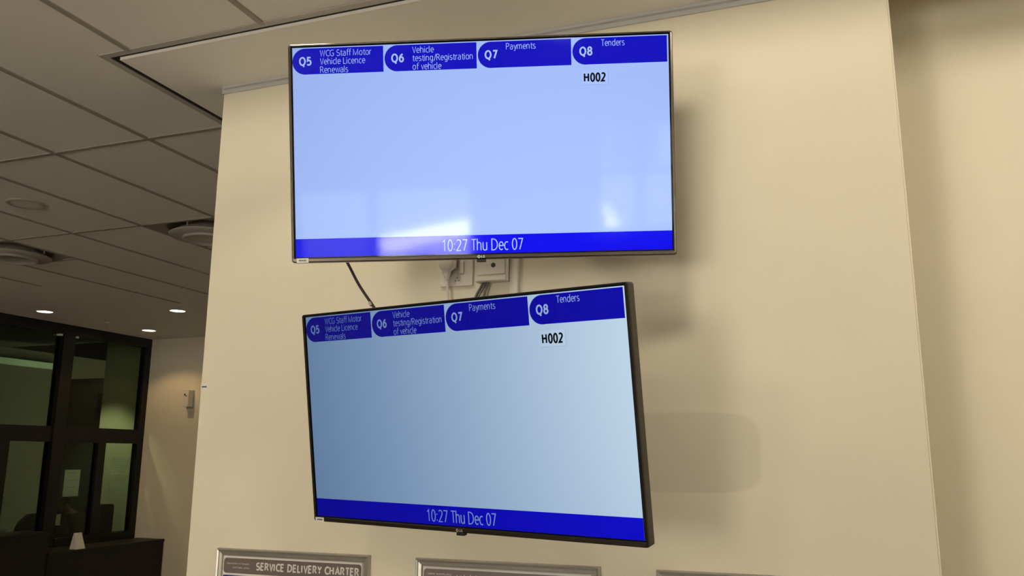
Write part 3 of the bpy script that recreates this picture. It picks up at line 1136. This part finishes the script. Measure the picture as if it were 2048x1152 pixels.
def skin_body(name, joints, edges, m, parent, lv=2):
    me = bpy.data.meshes.new(name)
    names = list(joints)
    me.from_pydata([joints[n][0] for n in names], [(names.index(a), names.index(b)) for a, b in edges], [])
    me.materials.append(m)
    o = bpy.data.objects.new(name, me)
    COL.objects.link(o)
    o.parent = parent
    md = o.modifiers.new('skin', 'SKIN')
    md.use_smooth_shade = True
    for i, n in enumerate(names):
        r = joints[n][1]
        me.skin_vertices[0].data[i].radius = r if isinstance(r, tuple) else (r, r)
    me.skin_vertices[0].data[0].use_root = True
    sd = o.modifiers.new('sub', 'SUBSURF')
    sd.levels = sd.render_levels = lv
    return o


J = {'pelvis': ((0, .05, .60), (.16, .12)), 'waist': ((0, .06, .76), (.15, .11)), 'chest': ((0, .02, .97), (.18, .12)),
     'neckbase': ((0, -.05, 1.13), (.10, .08)), 'neck': ((0, -.10, 1.18), .055), 'skull': ((0, -.16, 1.245), (.075, .085)), 'crown': ((0, -.185, 1.31), (.06, .07)),
     'jaw': ((0, -.235, 1.19), (.04, .045)),
     'shl': ((-.19, -.01, 1.09), .07), 'ell': ((-.25, -.06, .84), .05), 'wrl': ((-.16, -.30, .80), .032),
     'shr': ((.19, -.01, 1.09), .07), 'elr': ((.25, -.06, .84), .05), 'wrr': ((.16, -.30, .80), .032),
     'hpl': ((-.09, .0, .58), .10), 'knl': ((-.13, -.42, .56), .07), 'anl': ((-.13, -.40, .10), .045), 'tol': ((-.14, -.56, .045), .04),
     'hpr': ((.09, .0, .58), .10), 'knr': ((.13, -.42, .56), .07), 'anr': ((.13, -.40, .10), .045), 'tor': ((.14, -.56, .045), .04)}
E_ = [('pelvis', 'waist'), ('waist', 'chest'), ('chest', 'neckbase'), ('neckbase', 'neck'), ('neck', 'skull'), ('skull', 'crown'), ('skull', 'jaw'),
      ('chest', 'shl'), ('shl', 'ell'), ('ell', 'wrl'), ('chest', 'shr'), ('shr', 'elr'), ('elr', 'wrr'),
      ('pelvis', 'hpl'), ('hpl', 'knl'), ('knl', 'anl'), ('anl', 'tol'), ('pelvis', 'hpr'), ('hpr', 'knr'), ('knr', 'anr'), ('anr', 'tor')]
skin_body('body', J, E_, M_skin, per)
JK = {'pelvis': ((0, .05, .62), (.175, .135)), 'waist': ((0, .06, .76), (.17, .13)), 'chest': ((0, .02, .97), (.20, .14)), 'collar': ((0, -.04, 1.11), (.12, .10)),
      'shl': ((-.19, -.01, 1.09), .088), 'ell': ((-.25, -.06, .84), .064), 'wrl': ((-.18, -.25, .808), .045),
      'shr': ((.19, -.01, 1.09), .088), 'elr': ((.25, -.06, .84), .064), 'wrr': ((.18, -.25, .808), .045)}
skin_body('jacket', JK, [('pelvis', 'waist'), ('waist', 'chest'), ('chest', 'collar'), ('chest', 'shl'), ('shl', 'ell'), ('ell', 'wrl'), ('chest', 'shr'), ('shr', 'elr'), ('elr', 'wrr')], M_cloth, per)
TR = {'pelvis': ((0, .05, .60), (.175, .135)), 'hpl': ((-.09, .0, .58), .115), 'knl': ((-.13, -.42, .56), .085), 'anl': ((-.13, -.40, .14), .065),
      'hpr': ((.09, .0, .58), .115), 'knr': ((.13, -.42, .56), .085), 'anr': ((.13, -.40, .14), .065)}
skin_body('trousers', TR, [('pelvis', 'hpl'), ('hpl', 'knl'), ('knl', 'anl'), ('pelvis', 'hpr'), ('hpr', 'knr'), ('knr', 'anr')], M_trouser, per)
bm = bmesh.new()
bmesh.ops.create_icosphere(bm, subdivisions=3, radius=1)
for v in bm.verts:
    v.co = Vector((v.co.x * .094, v.co.y * .105 - .150, v.co.z * .095 + 1.285))
bmesh.ops.delete(bm, geom=[v for v in bm.verts if v.co.z < 1.225 or (v.co.y < -.20 and v.co.z < 1.29)], context='VERTS')
link('hair', bm, M_hair, per, smooth=True)
for s in (-1, 1):                                        # eyes, nose and mouth on the bowed face
    bm = bmesh.new()
    bmesh.ops.create_icosphere(bm, subdivisions=2, radius=.009, matrix=Matrix.Translation((s * .03, -.248, 1.255)))
    link('eye', bm, M_paper, per, smooth=True)
bm = bmesh.new()
tube(bm, [(0, -.252, 1.262), (0, -.270, 1.235), (0, -.279, 1.215)], .011, sub=4)
link('nose', bm, M_skin, per, smooth=True)
bm = bmesh.new()
tube(bm, [(-.022, -.268, 1.178), (0, -.277, 1.176), (.022, -.268, 1.178)], .005, sub=4)
link('mouth', bm, mat('lips', (.16, .06, .05), .5), per, smooth=True)
for s in (-1, 1):
    bm = bmesh.new()
    bmesh.ops.create_icosphere(bm, subdivisions=2, radius=1)
    for v in bm.verts:
        v.co = Vector((v.co.x * .010 + s * .092, v.co.y * .018 - .155, v.co.z * .03 + 1.225))
    link('ear', bm, M_skin, per, smooth=True)
for s in (-1, 1):                                        # hands with five fingers, resting on the desk
    HJ = {'w': ((s * .16, -.30, .80), .026), 'p': ((s * .15, -.36, .792), (.034, .016))}
    HE = [('w', 'p')]
    for k in range(4):
        x = s * (.15 - .028 + .018 * k)
        ln = (.070, .078, .072, .055)[k]
        HJ['a%d' % k] = ((x, -.395, .792), .010)
        HJ['b%d' % k] = ((x, -.395 - ln * .55, .788), .009)
        HJ['c%d' % k] = ((x, -.395 - ln, .772), .0075)
        HE += [('p', 'a%d' % k), ('a%d' % k, 'b%d' % k), ('b%d' % k, 'c%d' % k)]
    HJ['ta'] = ((s * .118, -.345, .790), .011)
    HJ['tb'] = ((s * .098, -.385, .784), .009)
    HE += [('p', 'ta'), ('ta', 'tb')]
    skin_body('hand', HJ, HE, M_skin, per, 1)

dk = thing('office_desk', 'desk inside the office behind the black glazing', 'desk', (-9.0, 7.8, 0))
link('desk_top', boxbm(-.45, .45, -.06, .27, .73, .76, bevel=.004), M_blackwood, dk)
link('side_panel', boxbm(-.45, -.42, -.04, .25, 0, .73), M_blackwood, dk)
link('side_panel', boxbm(.42, .45, -.04, .25, 0, .73), M_blackwood, dk)
cb = thing('office_cabinet', 'dark cabinet seen through the right office pane, right of the person', 'cabinet', (-8.60, 8.50, 0))
link('carcass', boxbm(-.07, .07, -.10, .09, 0, 1.24, bevel=.004), M_door, cb)
link('door', boxbm(.071, .085, -.095, .085, .05, 1.22, bevel=.003), M_door, cb)
link('handle', boxbm(.086, .098, .05, .062, .75, .87, bevel=.003), M_steel, cb)

# ------------------------------------------------------------------ counters in front of the glazing
c1 = thing('counter', 'low black counter under the right office panes, end by wall', 'counter', (-8.11, 8.2, 0))
link('worktop', boxbm(-.19, .237, -1.1, .61, .786, .816, bevel=.003), M_blackwood, c1)
link('front_panel', boxbm(.19, .225, -1.1, .61, 0, .786, bevel=.002), M_blackwood, c1)
link('end_panel', boxbm(-.185, .19, .58, .61, 0, .786), M_blackwood, c1)
c2 = thing('reception_counter', 'tall black counter at the bottom left corner', 'counter', (-8.1, 6.3, 0))
link('worktop', boxbm(-.185, .22, -1.3, .795, 1.005, 1.035, bevel=.003), M_blackwood, c2)
link('front_panel', boxbm(.17, .205, -1.3, .79, 0, 1.005, bevel=.002), M_blackwood, c2)
link('end_panel', boxbm(-.18, .17, .755, .79, 0, 1.005, bevel=.002), M_blackwood, c2)
tent = bmesh.new()
pts = [(-.05, 0), (.05, 0), (.008, .175), (-.008, .175)]
a = [tent.verts.new((x, -.065, z)) for x, z in pts]
b = [tent.verts.new((x, 0.06 - (.03 if z else 0), z)) for x, z in pts]
tent.faces.new(a)
tent.faces.new(b)
for i in range(4):
    tent.faces.new((a[i], a[(i + 1) % 4], b[(i + 1) % 4], b[i]))
o = link('tent_card', tent, M_paper, loc=(-7.935, 7.525, .816))
tag(o, 'white folded card standing on the black counter', 'card')

wb = thing('wall_box', 'small white box with two dark dots on the far wall', 'wall box', (-7.65, YF, 2.575))
link('case', boxbm(-.046, .046, -.10, 0, -.105, .105, bevel=.008), M_white, wb)
link('base_plate', boxbm(-.052, .052, -.012, 0, -.13, .11, bevel=.003), M_edge, wb)
for dx, dz, r in ((-.012, .045, .014), (.012, .028, .009)):
    bm = bmesh.new()
    lathe(bm, [(0, -.102), (r, -.102), (r, -.0985)], (dx, 0, dz), 16, 'Y')
    link('dot', bm, M_ink, wb)

# ------------------------------------------------------------------ outdoors, seen only as reflections in the upper screen
struct(link('ground', boxbm(-30, 40, -40, YR - .2, -0.25, -0.05), M_asphalt))
bd = struct(link('wall_opposite', boxbm(-26, 34, -30, -24, -.05, 9), M_conc))
for k in range(12):
    for j in range(2):
        link('opposite_window', boxbm(-22 + k * 4.4, -20 + k * 4.4, -24, -23.95, 1.55 + j * 3.6, 3.35 + j * 3.6), M_winext, bd)

car = thing('parked_car', 'white car parked in the sun outside the window', 'car', (0.92, -10.6, -.05))
prof = [(-1.25, .42), (-1.30, .62), (-1.22, .78), (-.4, .93), (.35, 1.04), (.48, 1.06), (1.10, 1.58), (1.5, 1.66), (2.6, 1.64), (3.05, 1.22), (3.15, .95), (3.18, .45)]
bm = bmesh.new()
rows = []
for s in (-1, -.86, .86, 1):
    row = []
    for x, z in prof:
        k = 1.0 if abs(s) == 1 else 1.0
        y = s * (.88 if z < 1.1 else .88 - .22 * (z - 1.1) / .55)
        zz = z if abs(s) < 1 else z - (.05 if z > .7 else 0)
        row.append(bm.verts.new((x, y, zz)))
    rows.append(row)
for a, b in zip(rows, rows[1:]):
    for i in range(len(prof) - 1):
        bm.faces.new((a[i], a[i + 1], b[i + 1], b[i]))
bm.faces.new(rows[0])
bm.faces.new(rows[-1])
for a, b in zip(rows, rows[1:]):
    bm.faces.new((a[0], b[0], b[-1], a[-1]))
link('body', bm, M_car, car)
for pts, nm in (([(.56, 1.10), (1.06, 1.54)], 'windscreen'),):
    bm = bmesh.new()
    (xa, za), (xb, zb) = pts
    bm.faces.new([bm.verts.new(p) for p in ((xa, -.72, za + .02), (xa, .72, za + .02), (xb, .60, zb + .02), (xb, -.60, zb + .02))])
    link(nm, bm, M_carglass, car)
for s in (-1, 1):
    bm = bmesh.new()
    bm.faces.new([bm.verts.new((x, s * (.895 - .22 * (z - 1.1) / .55), z)) for x, z in ((.75, 1.12), (1.2, 1.50), (2.5, 1.52), (2.85, 1.2), (2.8, 1.12))])
    link('side_window', bm, M_carglass, car)
for x in (-.55, 2.35):
    for s in (-1, 1):
        bm = bmesh.new()
        lathe(bm, [(0, -.10), (.32, -.10), (.34, -.06), (.34, .06), (.32, .10), (0, .10)], (x, s * .80, .34), 28, 'Y')
        wh = link('wheel', bm, M_tyre, car, smooth=False)
        bm = bmesh.new()
        lathe(bm, [(0, s * .105), (.2, s * .105), (.21, s * .09)], (x, s * .80, .34), 20, 'Y')
        link('hubcap', bm, M_rim, wh)
